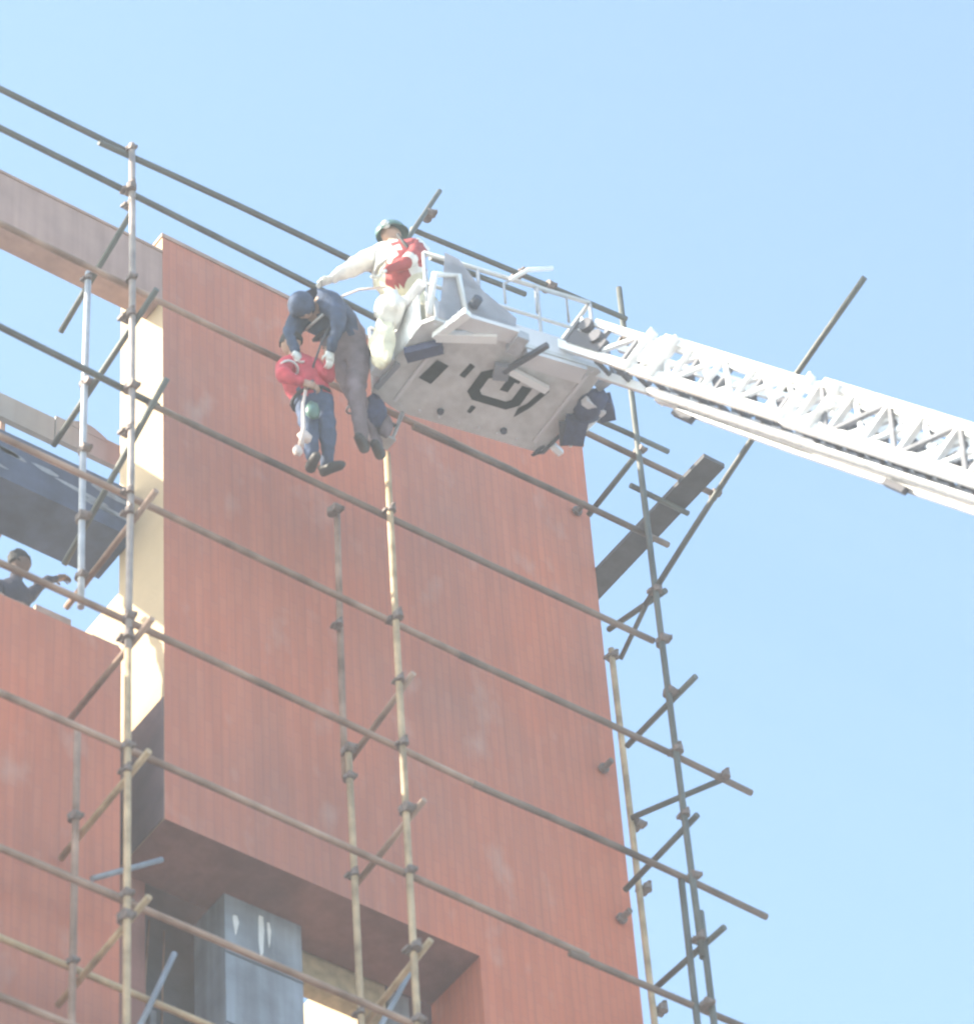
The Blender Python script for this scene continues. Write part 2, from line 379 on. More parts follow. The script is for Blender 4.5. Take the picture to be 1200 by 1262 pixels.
# transoms: they run from the outer row through the inner row towards the wall
for x, ya, yb, za, zb, m in (
   (-4.76,-1.12,.15,35.21,34.72,'steel'), (-4.75,-1.50,.25,33.66,33.22,'steel'), (-4.75,-1.66,.02,32.27,31.42,'steel'),
   (-4.76,-1.5,-.05,30.95,30.80,'rust'), (-4.77,-1.45,-.1,29.40,29.32,'rust'), (-4.77,-1.4,-.05,27.9,27.8,'tan'), (-4.77,-1.4,-.05,26.3,26.2,'tan'),
   (-2.0,-1.31,-.31,30.40,30.18,'rust'), (-2.0,-1.35,-.31,28.83,28.68,'rust'), (-2.0,-1.32,-.2,27.25,27.05,'tan'),
   (1.10,-1.05,-.22,35.42,35.30,'steel'), (1.10,-1.22,-.34,33.30,33.55,'steel'), (1.10,-1.49,-.42,31.90,31.90,'steel'),
   (1.10,-1.28,-.18,30.30,30.26,'steel'), (1.10,-1.45,-.42,28.80,28.86,'steel')):
    T('transom', (x,ya,za), (x,yb,zb), RR*.95, M[m], scf, bow=.004)
T('transom', (.92,-1.10,34.80), (1.62,-1.10,34.805), RR*.9, M['steel'], scf, bow=0)
T('transom', (1.305,.55,34.80), (1.75,.55,34.805), RR*.9, M['steel'], scf, bow=0)
T('brace', (1.62,-1.18,31.13), (1.16,-.30,31.10), RR*.9, M['steel'], scf)
T('brace', (1.0,-4.6,34.42), (1.0,-1.02,33.22), RR*.95, M['steel'], scf, bow=.03)
T('brace', (1.0,-1.10,33.26), (1.14,-.42,33.10), RR*.8, M['steel'], scf, bow=.0)
T('brace', (-1.32,-1.32,37.63), (-2.1,-1.32,35.75), RR*.85, M['steel'], scf)
T('brace', (-4.62,-.30,27.45), (-3.95,-.30,28.0), RR*.8, M['conc'], scf)
T('brace', (-4.4,YI,25.5), (-3.9,YI,26.9), RR*.8, M['conc'], scf)
T('brace', (-2.45,YI+.05,25.8), (-1.5,YI+.05,27.9), RR*.8, M['conc'], scf)
for p in ((-4.85,YO,35.98),(-4.85,YO,35.36),(-4.83,YO+.04,35.18),(-4.84,YO,34.07),(-4.84,YO+.03,33.56),(-4.84,YO,32.56),(-4.84,YO+.04,32.0),(-4.85,YO,31.16),
          (-4.85,YO,30.9),(-4.85,YO,29.6),(-4.86,YO,29.35),(-4.86,YO,28.08),(-4.86,YO,27.8),(-4.87,YO,26.43),(-4.87,YO,26.2),
          (-4.81,YI,34.9),(-4.81,YI,33.42),(-4.82,YI,32.5),(-4.83,YI,31.6),(-4.83,YI,30.85),(-4.86,YI,27.95),(-4.86,YI,26.36),
          (-2.07,YO,32.57),(-2.075,YO,31.15),(-2.08,YO,30.36),(-2.085,YO,29.58),(-2.09,YO,28.8),(-2.09,YO,28.08),(-2.09,YO,27.2),(-2.095,YO,26.43),
          (-2.12,YI,33.30),(-2.13,YI,31.75),(-2.09,YI,30.18),(-2.09,YI,29.85),(-2.09,YI,28.68),(-2.09,YI,27.1),(-2.09,YI,26.4),
          (.99,YO,36.95),(.995,YO,35.26),(1.0,YO,33.26),(1.0,YO,32.58),(1.01,YO,31.90),(1.02,YO,31.13),(1.02,YO,30.32),(1.03,YO,29.57),(1.02,YO,28.82),(1.0,YO,28.05),
          (1.19,-.25,33.3),(1.26,-.25,31.1),(1.28,-.25,30.3),(1.31,-.25,28.85),
          (1.96,YOl,35.25),(1.58,-1.17,31.13),(-1.45,-1.28,37.2),(.0,-1.26,37.07),(-.35,-1.26,37.02)):
    C(*p)
for x, z in ((1.12,35.55),(1.12,31.95),(1.15,30.05)):     # wall ties sticking out of the brickwork
    bm = bmesh.new(); tube(bm, [(x,-.16,z),(x,.02,z)], .03, 8); tube(bm, [(x,-.05,z),(x,-.015,z)], .055, 8); finish('wall_tie', bm, M['iron'], scf)

# the loose board on the transoms
bm = bmesh.new()
n = 8
for i in range(n): pass
box(bm, (1.33,-1.75,34.84), (1.58,.75,34.895))
o = finish('scaffold_board', bm, M['plank'], None, bevel=.004)
tag(o, 'dark grey wooden board lying slantwise on the scaffold past the right corner of the wall', 'board')

# ------------------------------------------------------------------ aerial ladder
P0 = V((-1.06,-2.62,33.90)); D = V((.2066,-.6087,-.7660)).normalized()
SD = V((-.9469,-.3214,0)).normalized(); N = V((.2462,-.7254,.6428)).normalized()
lad = empty('aerial_ladder', tuple(P0+D*44.0), 'white lattice fire ladder reaching up to the rescue basket from the lower right', 'ladder')
def lp(s, side, h): return P0 + D*s + SD*side + N*h
SECT = [  # start, end, half width, lower chord height, upper chord height, chord thickness
  (0.0, 11.0, .19, .06, .37, .055, 'upper'),
  (1.25, 20.0, .22, .035, .41, .062, 'middle'),
  (3.55, 31.0, .25, .005, .44, .070, 'base'),
  (14.0, 43.5, .30, -.03, .47, .08, 'root')]
rung_n = 0
for si, (s0, s1, hw, h0, h1, th, nm) in enumerate(SECT):
    for sd in (-1, 1):
        bm = bmesh.new(); bar(bm, lp(s0,sd*hw,h0), lp(s1,sd*hw,h0), th, th*1.45, N); finish('lower_rail', bm, M['white'], lad, bevel=.01)
        bm = bmesh.new(); bar(bm, lp(s0+(.15 if si else .35),sd*hw,h1), lp(s1,sd*hw,h1), th*.9, th*1.2, N); finish('upper_rail', bm, M['white'], lad, bevel=.01)
        far = bmesh.new(); hasfar = False
        s = s0+.12; k = 0; st = .46
        while s+st < s1:
            near = s < 8.5
            parts = ((lp(s,sd*hw,h0), lp(s,sd*hw,h1), 'upright'), (lp(s,sd*hw,h0 if k%2 else h1), lp(s+st,sd*hw,h1 if k%2 else h0), 'diagonal'))
            for a, b, pn in parts:
                if near:
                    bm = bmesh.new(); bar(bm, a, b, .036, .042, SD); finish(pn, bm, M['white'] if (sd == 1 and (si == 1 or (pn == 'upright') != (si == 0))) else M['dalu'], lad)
                else: bar(far, a, b, .036, .042, SD); hasfar = True
            s += st; k += 1
        if hasfar: tag(finish('far_lattice', far, M['white'], lad), kind='stuff')
        else: far.free()
    far = bmesh.new(); hasfar = False; s = s0+.2
    while s < s1:
        if s < 8.5:
            bm = bmesh.new(); tube(bm, [lp(s,-hw,h0+.02), lp(s,hw,h0+.02)], .024, 8); finish('rung', bm, M['rungm'], lad)
        elif s > 8.5: tube(far, [lp(s,-hw,h0+.02), lp(s,hw,h0+.02)], .019, 6); hasfar = True
        s += .30
    if hasfar: tag(finish('far_rungs', far, M['rungm'], lad), kind='stuff')
    else: far.free()
# gusset plates and end frames where the sections slide into each other
for s, hw, h0, h1 in ((1.25,.255,.0,.44),(1.62,.26,.0,.44),(3.55,.29,-.02,.47),(3.95,.295,-.02,.46)):
    for sd in (-1, 1):
        bm = bmesh.new(); bar(bm, lp(s,sd*hw,h0), lp(s,sd*hw,h1), .012, .11 if s<2 else .09, SD); finish('section_frame', bm, M['white'], lad)
bm = bmesh.new(); bar(bm, lp(1.32,.265,.22), lp(1.56,.265,.22), .012, .22, N); finish('pulley_plate', bm, M['white'], lad, bevel=.004)
bm = bmesh.new()
for s, h in ((.32,.30),(.55,.22)): tube(bm, [lp(s,.20,h), lp(s,.27,h)], .07, 14)
bar(bm, lp(.2,.21,.16), lp(.7,.21,.16), .05, .14, N); finish('tip_winch', bm, M['hose'], lad)
bm = bmesh.new(); tube(bm, [lp(1.6,-.21,-.02), lp(3.4,-.24,-.04), lp(8,-.27,-.05), lp(43,-.33,-.12)], .03, 8); finish('cable_tray', bm, M['alu'], lad)
bm = bmesh.new(); tube(bm, [lp(1.3,-.06,.0), lp(43,-.06,-.06)], .045, 10); finish('water_pipe', bm, M['alu'], lad)
for s in (1.6, 4.6, 6.4):
    bm = bmesh.new(); bar(bm, lp(s,-.20,-.06), lp(s+.28,-.20,-.08), .06, .06, N, 0); finish('roller_bracket', bm, M['hose'], lad)
for s in (.75,1.95,2.05,2.9,3.15,4.0,4.7,5.0,5.25,5.5,5.8): # small fittings seen through the lattice
    bm = bmesh.new(); c = lp(s,-.1,.25); bar(bm, c-N*.08, c+D*.10+N*.06, .14, .10, SD); finish('fitting', bm, M['hose'], lad, bevel=.01)
c = lad.location
bm = bmesh.new(); bmesh.ops.create_cone(bm, cap_ends=True, segments=28, radius1=1.2, radius2=.9, depth=1.0, matrix=Matrix.Translation(c+V((0,0,-.3)))); finish('turntable', bm, M['alu'], lad)

def lump(name, c, size, m, seed, parent, amp=.25, sub=3):
    bm = bmesh.new(); bmesh.ops.create_icosphere(bm, subdivisions=sub, radius=1)
    for v in bm.verts:
        k = 1+amp*noise.noise(v.co*1.6+V((seed,seed*2,0)))+amp*.4*noise.noise(v.co*4+V((seed,0,3)))
        v.co = V((v.co.x*size[0], v.co.y*size[1], v.co.z*size[2]))*k + V(c)
    return finish(name, bm, m, parent, smooth=True)

# ------------------------------------------------------------------ rescue basket
BC = V((-1.61,-2.15,33.66)); ex = V((.9795,-.2015,0)).normalized(); ey = V((.02,-1,0)); ey = V((-ex.y*-1, -ex.x, 0)); ez = V((0,0,1))
ey = V((-.2015*.45,-.98,0)).normalized()
def bp_(a, b, h): return BC + ex*a + ey*b + ez*h       # a along the basket, b away from the wall, h up
bas = empty('rescue_basket', tuple(BC), 'pale grey rescue basket with dark lettering underneath at the tip of the ladder', 'rescue basket')
HA, HB = .89, .56
def prism(bm, pts, h0, h1):
    lo = [bm.verts.new(bp_(a,b,h0)) for a,b in pts]; hi = [bm.verts.new(bp_(a,b,h1)) for a,b in pts]
    bm.faces.new(lo[::-1]); bm.faces.new(hi)
    for i in range(len(pts)): j = (i+1)%len(pts); bm.faces.new((lo[i],lo[j],hi[j],hi[i]))
outline = [(-HA,-HB+.10),(-HA+.34,-HB-.02),(HA-.04,-HB-.02),(HA,-HB+.05),(HA,HB-.05),(HA-.08,HB),(-HA+.08,HB),(-HA,HB-.1)]
bm = bmesh.new(); prism(bm, outline, 0, .05); finish('floor_pan', bm, M['pan'], bas, bevel=.012)
# toe boards (each side its own sheet)
def sheet(name, a0, b0, a1, b1, h0, h1, m, t=.02):
    bm = bmesh.new(); p = bp_(a0,b0,(h0+h1)/2); q = bp_(a1,b1,(h0+h1)/2); bar(bm, p, q, t, h1-h0); return finish(name, bm, m, bas, bevel=.004)
sheet('front_panel', -HA+.1, HB-.02, HA-.1, HB-.02, .052, .30, M['lilac'])
sheet('back_panel', -HA+.36, -HB, HA-.06, -HB, .052, .30, M['lilac'])
def btube(name, pts, rad, m): 
    bm = bmesh.new(); tube(bm, [bp_(*p) for p in pts], rad, 8); return finish(name, bm, m, bas, smooth=True)
def ubar(name, a0,b0,a1,b1, h, w, t, m):
    bm = bmesh.new(); bar(bm, bp_(a0,b0,h), bp_(a1,b1,h), w, t); finish(name, bm, m, bas, bevel=.006)
sheet('left_panel', -HA+.012, HB-.12, -HA+.012, -HB+.12, .052, .50, M['white'])
btube('padded_rim', [(-HA-.01,HB-.02,.50),(-HA-.03,.1,.52),(-HA-.01,-HB+.1,.47)], .05, M['white'])
lump('equipment_bag', (-2.66,-2.02,33.72), (.10,.15,.30), M['cream'], 5, bas, .35)
lump('equipment_bag', (-2.62,-2.12,34.12), (.13,.17,.20), M['wjacket'], 8, bas, .35)
lump('hanging_bag', (-2.42,-1.52,33.42), (.10,.10,.19), M['navyc'], 2, bas, .35)
lump('hanging_bag', (-2.30,-1.50,33.30), (.07,.07,.13), M['brown'], 6, bas, .3)
btube('gate_frame', [(-HA+.02,HB+.02,.02),(-HA+.10,HB+.03,.62),(-HA+.34,HB+.03,.70),(-HA+.40,HB+.02,.05)], .032, M['white'])
btube('coiled_hose', [(-HA-.03+.10*math.sin(k*.9), -.18+.14*math.cos(k*.9), .30+.012*k) for k in range(16)], .018, M['hose'])
ubar('side_locker', -HA-.06,-.26,-HA-.06,-.02,.12,.12,.22, M['lilac'])
sheet('right_panel', HA-.012, HB-.08, HA-.012, -HB+.08, .052, .30, M['lilac'])
corners = [(-HA+.05,HB-.05),(HA-.05,HB-.05),(HA-.05,-HB+.05),(-HA+.05,-HB+.05)]
for a, b in corners + [(-.3,HB-.05),(.3,HB-.05),(-.2,-HB+.05),(.4,-HB+.05)]: btube('post', [(a,b,.05),(a,b,1.0)], .018, M['alu'])
for h in (.55, 1.0):
    for i in range(4):
        if i == 3 and h > .9: continue
        (a0,b0),(a1,b1) = corners[i], corners[(i+1)%4]
        btube('rail', [(a0,b0,h),(a1,b1,h)], .018 if h < .9 else .022, M['pan'])
# underframe seen from below
ubar('under_rail', -.72,.42,-.22,.60,-.05, .09,.07, M['white'])
ubar('under_rail', -.72,.40,-.60,.78,-.045,.08,.07, M['white'])
ubar('under_rail', .06,.30,.50,.20,-.06, .07,.06, M['white'])
ubar('cross_member', -.66,.66,-.06,.66,-.03,.16,.05, M['lilac'])
ubar('cross_member', .12,.46,.72,.46,-.03,.18,.05, M['lilac'])
ubar('cross_member', -.02,.50,-.02,.72,-.05,.12,.10, M['alu'])
ubar('hinge_arm', .02,.28,.22,.72,-.09,.045,.05, M['hose'])
ubar('hinge_arm', -.02,.34,.04,.18,-.07,.14,.07, M['faint'])
ubar('bracket', -.86,.12,-.62,.34,-.06,.12,.09, M['navyc'])
ubar('bracket', -.86,-.02,-.90,-.36,-.03,.05,.04, M['faint'])
for a_ in (-.64,.76):
    ubar('floor_rib', a_,HB-.10,a_-.02,-HB+.10,-.012,.03,.022, M['lilac'])
for i_ in range(9):
    for b_ in (HB-.05,-HB+.06):
        if i_ == 0 and b_ < 0: continue
        bm = bmesh.new(); bmesh.ops.create_cone(bm, cap_ends=True, segments=6, radius1=.013, radius2=.016, depth=.012, matrix=Matrix.Translation(bp_(-.78+i_*.195,b_,-.006))); finish('bolt', bm, M['lilac'], bas)
# lettering on the underside: an angular ring with an opening and an inward tongue, and worn marks beside it
bm = bmesh.new()
fr_ = [bm.verts.new(bp_(a_, HB+.012, h_)) for a_, h_ in ((-HA+.12,.04),(-.02,.04),(.02,.36),(-.30,.62),(-.52,.98),(-.66,1.02),(-.70,.60))]
bm.faces.new(fr_); bmesh.ops.solidify(bm, geom=bm.faces[:], thickness=.02); finish('wind_shield', bm, M['shield'], bas)
def flat(name, pts, m, h=-.004, parent=bas):
    bm = bmesh.new(); vs = [bm.verts.new(bp_(a,b,h)) for a,b in pts]; bm.faces.new(vs)
    bmesh.ops.solidify(bm, geom=bm.faces[:], thickness=.002); return finish(name, bm, m, bas)
gx, gy = .14, .02
G = [(.12,.15),(-.17,.20),(-.26,.12),(-.26,-.14),(-.17,-.22),(.17,-.22),(.26,-.13),(.26,.10),(.16,.10),(.16,-.09),(.12,-.13),(-.12,-.13),(-.16,-.09),(-.16,.07),(-.11,.11),(.00,.11),(.00,-.02),(.08,-.02),(.08,.11),(.12,.11)]
flat('letter', [(gx+a, gy+b) for a,b in G], M['slate'])
flat('worn_mark', [(-.55,.13),(-.42,.10),(-.46,-.16),(-.60,-.13)], M['faint'])
flat('worn_mark', [(-.26,.20),(-.20,.18),(-.22,.02),(-.28,.03)], M['faint'])
flat('worn_mark', [(.50,.16),(.56,.15),(.50,-.10),(.42,-.26),(.40,-.14),(.45,-.06)], M['faint'])
flat('worn_mark', [(.0,-.26),(.05,-.27),(.04,-.36),(.0,-.35)], M['faint'])
for a, b in ((-.22,-.43),(.42,-.44)):
    bm = bmesh.new(); bmesh.ops.create_cone(bm, cap_ends=True, segments=10, radius1=.03, radius2=.035, depth=.03, matrix=Matrix.Translation(bp_(a,b,-.014))); finish('drain_plug', bm, M['slate'], bas)
# covered levelling gear between basket and ladder tip
lump('gear_cover', bp_(.99,.12,.0), (.14,.20,.13), M['navyc'], 3, bas, .18)
ubar('gear_box', .93,-.02,1.03,-.30,-.03,.20,.17, M['navyc'])
ubar('gear_box', 1.05,.24,1.20,.06,.0,.14,.15, M['navyc'])
ubar('gear_bracket', .84,-.10,.98,-.34,-.07,.10,.05, M['slate'])
ubar('gear_bracket', .86,.22,1.10,.14,-.08,.07,.07, M['lilac'])
btube('levelling_ram', [(.95,.30,.05),(1.12,.55,.15)], .05, M['alu'])
btube('levelling_ram', [(1.10,.05,-.02),(1.02,-.34,-.06)], .035, M['white'])
ubar('hose_loop', .9,-.42,1.02,-.48,-.04,.06,.05, M['white'])
btube('hose', [(.92,-.3,.0),(.86,-.52,-.05),(.80,-.60,-.04),(.86,-.48,.02)], .02, M['hose'])
# folding step under the wall-side corner
btube('step_frame', [(-.80,-.56,0),(-.86,-.62,-.28),(-.60,-.66,-.34),(-.52,-.58,0)], .022, M['alu'])
btube('step_frame', [(-.84,-.60,-.14),(-.56,-.62,-.16)], .02, M['hose'])
ubar('step_plate', -.88,-.64,-.58,-.70,-.34,.14,.03, M['alu'])
btube('step_prop', [(-.86,-.62,-.3),(-.92,-.62,-.62)], .025, M['hose'])
btube('spot_lamp', [(-.42,HB+.02,.34),(-.42,HB+.12,.34)], .05, M['slate'])
btube('monitor_pipe', [(.0,HB,.92),(.16,HB+.05,1.08),(.42,HB+.05,1.22)], .022, M['white'])
btube('handle_loop', [(.28,HB-.05,.62),(.28,HB-.05,.98),(.60,HB-.05,.98),(.60,HB-.05,.62)], .014, M['alu'])
btube('handle_loop', [(-.04,HB-.05,.62),(-.04,HB-.05,.9),(.1,HB-.02,1.04)], .014, M['alu'])

# ------------------------------------------------------------------ people
def head_bm(bm, c, fwd, up, s=1.0, mi=0):
    """skull with jaw, nose, ears and eye hollows"""
    fwd = V(fwd).normalized(); up = V(up); up = (up-fwd*up.dot(fwd)).normalized(); rt = fwd.cross(up)
    h = bmesh.new(); bmesh.ops.create_icosphere(h, subdivisions=3, radius=1)
    for v in h.verts:
        x, y, z = v.co
        w = 1-.28*max(0,-z)**1.5
        if y > .75 and abs(x) < .22 and -.35 < z < .12: y += .20*(1-abs(x)/.22)*(1-abs(z+.18)/.35)
        if y > .6 and .05 < z < .3 and .2 < abs(x) < .5: y -= .08
        if y > .7 and abs(x) < .3 and -.6 < z < -.48: y -= .05
        if abs(x) > .93 and abs(z) < .25: x *= 1.12
        v.co = c + (rt*x*.078*w + fwd*y*.098*(1-.1*max(0,-z)) + up*z*.118)*s
    me = bpy.data.meshes.new('t'); h.to_mesh(me); h.free(); n0 = len(bm.faces); bm.from_mesh(me); bpy.data.meshes.remove(me)
    bm.faces.ensure_lookup_table()
    for f in bm.faces[n0:]: f.material_index = mi
def hand_bm(bm, wrist, dirn, palm_n, side, mi=0):
    """palm, four bent fingers and a thumb leaving the side of the palm"""
    dirn = V(dirn).normalized(); pn = V(palm_n); pn = (pn-dirn*pn.dot(dirn)).normalized(); sd = dirn.cross(pn)*side
    w = V(wrist)
    bar(bm, w-dirn*.01, w+dirn*.09, .078, .03, pn, mi)
    for k, L in enumerate((.068,.078,.072,.056)):
        b = w+dirn*.085+sd*(.028-.019*k)
        tube(bm, [b, b+dirn*L*.5+pn*.006, b+dirn*L*.8+pn*.030, b+dirn*L*.85+pn*.05], [.0105,.010,.009,.007], 6, mi=mi)
    b = w+dirn*.03+sd*.035
    tube(bm, [b, b+dirn*.03+sd*.028+pn*.01, b+dirn*.055+sd*.03+pn*.028], [.013,.011,.009], 6, mi=mi)
def person(label, J, E, RAD, mats, head, root, group=None, hands=(), feet=(), patches=()):
    """J joints in world space, E = (a, b, material index) bones; skinned into one mesh"""
    J = {k: V(v) for k, v in J.items()}
    names = list(J); me = bpy.data.meshes.new('sk')
    me.from_pydata([J[n] for n in names], [(names.index(a), names.index(b)) for a, b, m in E], [])
    o = bpy.data.objects.new('sk', me); SC.collection.objects.link(o)
    md = o.modifiers.new('s', 'SKIN'); md.use_smooth_shade = True
    for i, n in enumerate(names):
        sv = me.skin_vertices[0].data[i]; q = RAD.get(n, RAD.get(n[:-1], .07)); sv.radius = q if isinstance(q, tuple) else (q, q); sv.use_root = (n == 'hip')
    o.modifiers.new('ss', 'SUBSURF').levels = 2
    bpy.context.view_layer.update()
    ev = o.evaluated_get(bpy.context.evaluated_depsgraph_get()); m2 = bpy.data.meshes.new_from_object(ev)
    bm = bmesh.new(); bm.from_mesh(m2); bpy.data.objects.remove(o); bpy.data.meshes.remove(m2)
    for v in bm.verts:                                   # cloth folds
        v.co += v.normal*(.022*noise.noise(v.co*9)+.012*noise.noise(v.co*22))
    for f in bm.faces:
        c = f.calc_center_median(); best = (9, 0)
        for a, b, m in E:
            pa, pb = J[a], J[b]; t = max(0, min(1, (c-pa).dot(pb-pa)/max((pb-pa).length_squared, 1e-6)))
            dd = (c-(pa+(pb-pa)*t)).length
            if dd < best[0]: best = (dd, m)
        f.material_index = best[1]
        for pc, pr, pm in patches:
            if (c-V(pc)).length < pr*(1+.25*noise.noise(c*9)): f.material_index = pm
    head_bm(bm, J['head'], head[0], head[1], head[2] if len(head) > 2 else 1.0, 0)
    for k, dirn, pn, sd, mi in hands: hand_bm(bm, J[k], dirn, pn, sd, mi)
    for k, dirn, mi in feet:
        a = J[k]; dirn = V(dirn).normalized()
        tube(bm, [a+V((0,0,.05))-dirn*.06, a-dirn*.05, a+dirn*.06, a+dirn*.15+V((0,0,-.015)), a+dirn*.19+V((0,0,-.015))], [.045,.055,.052,.045,.025], 10, mi=mi)
    t = empty('person', root, label, 'person', group)
    finish('body', bm, mats, t, smooth=True)
    return t
def shell(name, c, fwd, up, size, m, parent, zcut=-.15, brim=0, seed=1, rough=0):
    """half-shell for a helmet or hair, open below"""
    fwd = V(fwd).normalized(); up = V(up); up = (up-fwd*up.dot(fwd)).normalized(); rt = fwd.cross(up); c = V(c)
    bm = bmesh.new(); bmesh.ops.create_icosphere(bm, subdivisions=3, radius=1)
    bmesh.ops.delete(bm, geom=[v for v in bm.verts if v.co.z < zcut-.25*(v.co.y < 0)], context='VERTS')
    for v in bm.verts:
        k = 1+rough*noise.noise(v.co*5+V((seed,0,0)))
        if v.co.z < zcut+.12: k += brim
        v.co = c+(rt*v.co.x*size[0]+fwd*v.co.y*size[1]+up*v.co.z*size[2])*k
    bmesh.ops.solidify(bm, geom=bm.faces[:], thickness=.008)
    return finish(name, bm, m, parent, smooth=True)
RAD = {'head':.05,'neck':.055,'chest':(.155,.115),'waist':(.14,.11),'hip':(.15,.12),'sh':.07,'el':.05,'ha':.032,'kn':.072,'an':.05,'hj':.10}
BODY = lambda top, leg, arm=None: [('hip','waist',leg),('waist','chest',top),('chest','neck',top),('neck','head',0),
   ('chest','shL',top),('shL','elL',top),('elL','haL',top if arm is None else arm),('chest','shR',top),('shR','elR',top),('elR','haR',top if arm is None else arm),
   ('hip','hjL',leg),('hjL','knL',leg),('knL','anL',leg),('hip','hjR',leg),('hjR','knR',leg),('knR','anR',leg)]
# 1: rescuer standing in the basket, white jacket, red vest
JA = dict(hip=(-2.46,-2.15,34.50), waist=(-2.54,-2.13,34.72), chest=(-2.50,-2.08,34.98), neck=(-2.47,-2.06,35.20), head=(-2.50,-2.04,35.37),
   shL=(-2.66,-1.98,35.02), elL=(-2.86,-1.84,34.84), haL=(-3.00,-1.72,34.72), shR=(-2.36,-2.24,35.04), elR=(-2.52,-2.36,34.66), haR=(-2.78,-2.26,34.42),
   hjL=(-2.44,-2.08,34.44), knL=(-2.36,-2.12,34.10), anL=(-2.32,-2.00,33.76), hjR=(-2.34,-2.22,34.44), knR=(-2.26,-2.26,34.10), anR=(-2.20,-2.14,33.76))
RA = dict(RAD); RA.update(chest=(.235,.20), waist=(.26,.21), sh=.115, el=.085, ha=.045, kn=.11, an=.085, hip=(.23,.18), hj=.14)
pA = person('rescuer in white jacket and red vest with green helmet leaning out of the basket', JA, BODY(1,3), RA,
   [M['skin'], M['wjacket'], M['redvest'], M['cream'], M['boot'], M['glove']], ((-.75,.3,-.35),(0,0,1)), (-2.5,-2.1,33.71),
   hands=(('haL',(-.7,.5,-.4),(0,0,-1),1,5),('haR',(-.5,.3,-.8),(-.6,0,0),-1,5)), feet=(('anL',(-.3,.4,0),4),('anR',(-.3,.5,0),4)),
   patches=(((-2.46,-2.36,34.84),.20,2),((-2.66,-2.26,34.52),.17,2),((-2.52,-2.30,34.98),.12,2)))
shell('helmet', (-2.50,-2.04,35.40), (-.75,.3,-.35), (0,0,1), (.135,.155,.14), M['helm'], pA, -.2, .12)
bm = bmesh.new(); bmesh.ops.create_uvsphere(bm, u_segments=10, v_segments=6, radius=.045, matrix=Matrix.Translation((-2.60,-2.10,35.41))); finish('helmet_lamp', bm, M['visor'], pA, smooth=True)
def vest(name, pts, m, parent, t=.03):
    bm = bmesh.new(); bm.faces.new([bm.verts.new(p) for p in pts]); bmesh.ops.solidify(bm, geom=bm.faces[:], thickness=t); return finish(name, bm, m, parent, smooth=False, bevel=.008)
# 2: rescuer in navy bent over, on the outer transoms
JB = dict(hip=(-2.78,-1.56,34.00), waist=(-2.88,-1.60,34.19), chest=(-3.06,-1.62,34.36), neck=(-3.22,-1.64,34.34), head=(-3.31,-1.66,34.18),
   shL=(-3.20,-1.48,34.33), elL=(-3.30,-1.44,34.02), haL=(-3.24,-1.46,33.78), shR=(-3.08,-1.80,34.30), elR=(-3.02,-1.84,33.98), haR=(-3.02,-1.66,33.72),
   hjL=(-2.80,-1.46,33.94), knL=(-2.66,-1.50,33.46), anL=(-2.36,-1.36,33.10), hjR=(-2.74,-1.66,33.92), knR=(-2.76,-1.60,33.40), anR=(-2.58,-1.42,33.00))
RB = dict(RAD); RB.update(chest=(.26,.23), waist=(.23,.20), sh=.13, el=.075, ha=.04, kn=.09, an=.062, hip=(.18,.15), hj=.12)
for k_ in list(JB): JB[k_] = (JB[k_][0]+(.08 if k_[:2] in ('hi','wa','hj','kn','an') else .02), JB[k_][1], JB[k_][2])
pB = person('rescuer in navy jacket and grey brown trousers bending over the red jacket', JB, BODY(1,2), RB,
   [M['skin'], M['navy'], M['brown'], M['boot'], M['glove']], ((-.6,.1,-.75),(-.5,0,.6)), (-2.5,-1.4,32.95),
   hands=(('haL',(.1,0,-1),(0,-1,0),1,4),('haR',(.1,.1,-1),(0,1,0),-1,4)), feet=(('anL',(-.6,-.5,-.2),3),('anR',(-.6,-.5,-.2),3)))
shell('cap', (-3.30,-1.67,34.205), (-.6,.3,-.75), (-.5,-.55,.4), (.115,.135,.135), M['navy'], pB, -.62, .05)
# 3: worker in the red jacket held by the rescuers, feet on the ledger
JC = dict(hip=(-2.96,-1.33,33.34), waist=(-3.03,-1.34,33.48), chest=(-3.12,-1.37,33.66), neck=(-3.19,-1.38,33.83), head=(-3.24,-1.40,33.97),
   shL=(-3.28,-1.34,33.68), elL=(-3.36,-1.42,33.42), haL=(-3.20,-1.54,33.30), shR=(-3.02,-1.46,33.72), elR=(-2.92,-1.54,33.54), haR=(-2.98,-1.62,33.72),
   hjL=(-3.03,-1.30,33.28), knL=(-3.02,-1.34,32.96), anL=(-2.93,-1.22,32.66), hjR=(-2.88,-1.38,33.26), knR=(-2.88,-1.42,32.98), anR=(-2.76,-1.22,32.70))
RC = dict(RAD); RC.update(chest=(.20,.17), waist=(.19,.16), sh=.10, el=.075, ha=.04, kn=.085, an=.062, hip=(.17,.14), hj=.11)
pC = person('worker in bright red jacket and dark blue trousers clinging to the scaffold below', JC, BODY(1,2), RC,
   [M['skin'], M['redj'], M['jeans'], M['boot'], M['skin']], ((.3,-.5,-.2),(-.3,0,1)), (-2.85,-1.25,32.6),
   hands=(('haL',(.7,-.2,-.1),(0,1,0),1,4),('haR',(-.1,-.1,1),(0,1,0),-1,4)), feet=(('anL',(-.2,-.6,-.15),3),('anR',(.2,-.6,-.15),3)))
shell('hair', (-3.24,-1.40,33.985), (.3,-.5,-.2), (-.3,0,1), (.088,.106,.125), M['hair'], pC, -.05, 0, 2, .12)
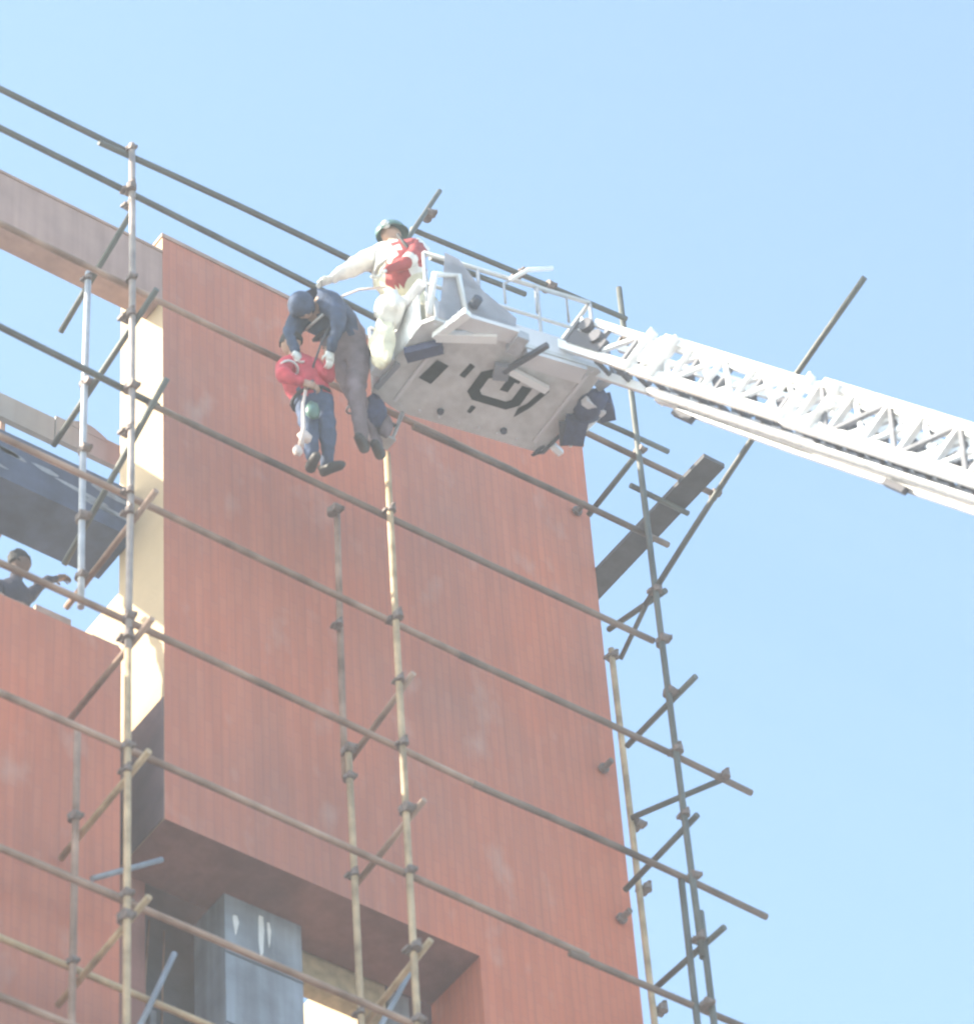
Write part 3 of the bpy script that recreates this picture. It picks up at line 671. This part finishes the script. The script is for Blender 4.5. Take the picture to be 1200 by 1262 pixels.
# 4: worker behind the parapet on the left
JD = dict(hip=(-5.03,.55,30.80), waist=(-5.02,.52,31.02), chest=(-5.00,.48,31.36), neck=(-4.97,.46,31.64), head=(-4.95,.44,31.80),
   shL=(-5.17,.46,31.42), elL=(-5.24,.36,31.14), haL=(-5.10,.22,30.98), shR=(-4.84,.50,31.46), elR=(-4.66,.56,31.82), haR=(-4.46,.62,32.06),
   hjL=(-5.12,.55,30.70), knL=(-5.12,.50,30.28), anL=(-5.12,.55,29.85), hjR=(-4.94,.55,30.70), knR=(-4.94,.48,30.28), anR=(-4.94,.55,29.85))
for k_ in list(JD): JD[k_] = (JD[k_][0], JD[k_][1], JD[k_][2]-.10)
pD = person('dark haired worker in dark shirt behind the left brick parapet reaching out one arm', JD, BODY(1,2), RAD,
   [M['skind'], M['darkshirt'], M['jeans'], M['boot']], ((.9,-.3,.25),(0,0,1)), (-5.03,.55,29.8),
   hands=(('haR',(.7,.1,.5),(0,0,-1),1,0),('haL',(.3,-.5,-.3),(0,0,-1),-1,0)), feet=(('anL',(0,-1,-.1),3),('anR',(0,-1,-.1),3)))
shell('hair', (-4.95,.45,31.73), (.9,.1,.25), (0,0,1), (.094,.114,.13), M['hair'], pD, -.2, 0, 4, .14)
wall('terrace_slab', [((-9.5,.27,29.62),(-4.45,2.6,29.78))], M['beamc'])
# rope and tool pouch hanging from the worker in red
bm = bmesh.new(); tube(bm, [(-3.16,-1.50,33.30),(-3.20,-1.50,33.05),(-3.19,-1.48,32.75),(-3.22,-1.47,32.50)], [.018,.014,.018,.03], 8); finish('rope', bm, M['rope'], pC, smooth=True)
lump('rope_coil', (-3.16,-1.46,32.66), (.07,.05,.06), M['rope'], 4, pC, .3, 2)
lump('rope_coil', (-3.25,-1.46,32.42), (.05,.04,.06), M['rope'], 6, pC, .3, 2)
lump('tool_pouch', (-3.07,-1.46,33.08), (.07,.06,.11), M['helm'], 9, pC, .2, 2)

def ring(name, c, axis, rx, rad, m, parent, n=14, sq=1.0):
    c = V(c); s_, u_2 = frame_of(V(axis)); bm = bmesh.new()
    pts = [c+s_*rx*math.cos(2*math.pi*k/n)+u_2*rx*sq*math.sin(2*math.pi*k/n) for k in range(n+1)]
    tube(bm, pts, rad, 6, caps=False); return finish(name, bm, m, parent, smooth=True)
def strap(name, pts, rad, m, parent):
    bm = bmesh.new(); tube(bm, pts, rad, 6); return finish(name, bm, m, parent, smooth=True)
ring('reflective_band', (-2.47,-2.10,34.72), (.05,-.04,1), .245, .022, M['visor'], pA, sq=.85)
ring('harness_belt', (-2.90,-1.60,34.20), (-.7,-.2,.6), .205, .02, M['black'], pB)
ring('reflective_band', (-3.02,-1.62,34.31), (-.7,-.1,.4), .225, .016, M['visor'], pB)
ring('reflective_band', (-3.29,-1.42,33.55), (-.3,-.3,-1), .085, .012, M['visor'], pC)
ring('harness_belt', (-2.99,-1.335,33.40), (-.3,0,1), .185, .018, M['black'], pC)
ring('reflective_band', (-2.62,-1.50,33.35), (.4,.1,-1), .085, .012, M['visor'], pB)
strap('safety_line', [(-2.72,-2.20,34.30),(-2.86,-1.98,34.40),(-2.96,-1.72,34.46)], .012, M['rope'], pA)
strap('safety_line', [(-3.02,-1.78,34.10),(-3.06,-1.62,33.86),(-3.08,-1.50,33.62)], .012, M['hose'], pB)
strap('chest_strap', [(-2.60,-2.27,35.08),(-2.55,-2.32,34.90),(-2.44,-2.35,34.70)], .016, M['black'], pA)
# rebar starters, debris and render patches in the openings and on the wall
for x, z, L in ((-2.72,28.8,.0),):
    pass
for k in range(5):
    x = -3.6+.17*k+random.uniform(-.03,.03)
    bm = bmesh.new(); tube(bm, [(x,1.31,27.2),(x+.01,1.30,28.3),(x+random.uniform(-.05,.05),1.24,28.75+random.uniform(0,.3))], .010, 6); finish('reinforcing_bar', bm, M['rust'], bld)
for z in (26.55,27.35,28.15):
    B('formwork_seam', (-2.812,.492,z), (-2.018,.4985,z+.018), M['dark'], bld)
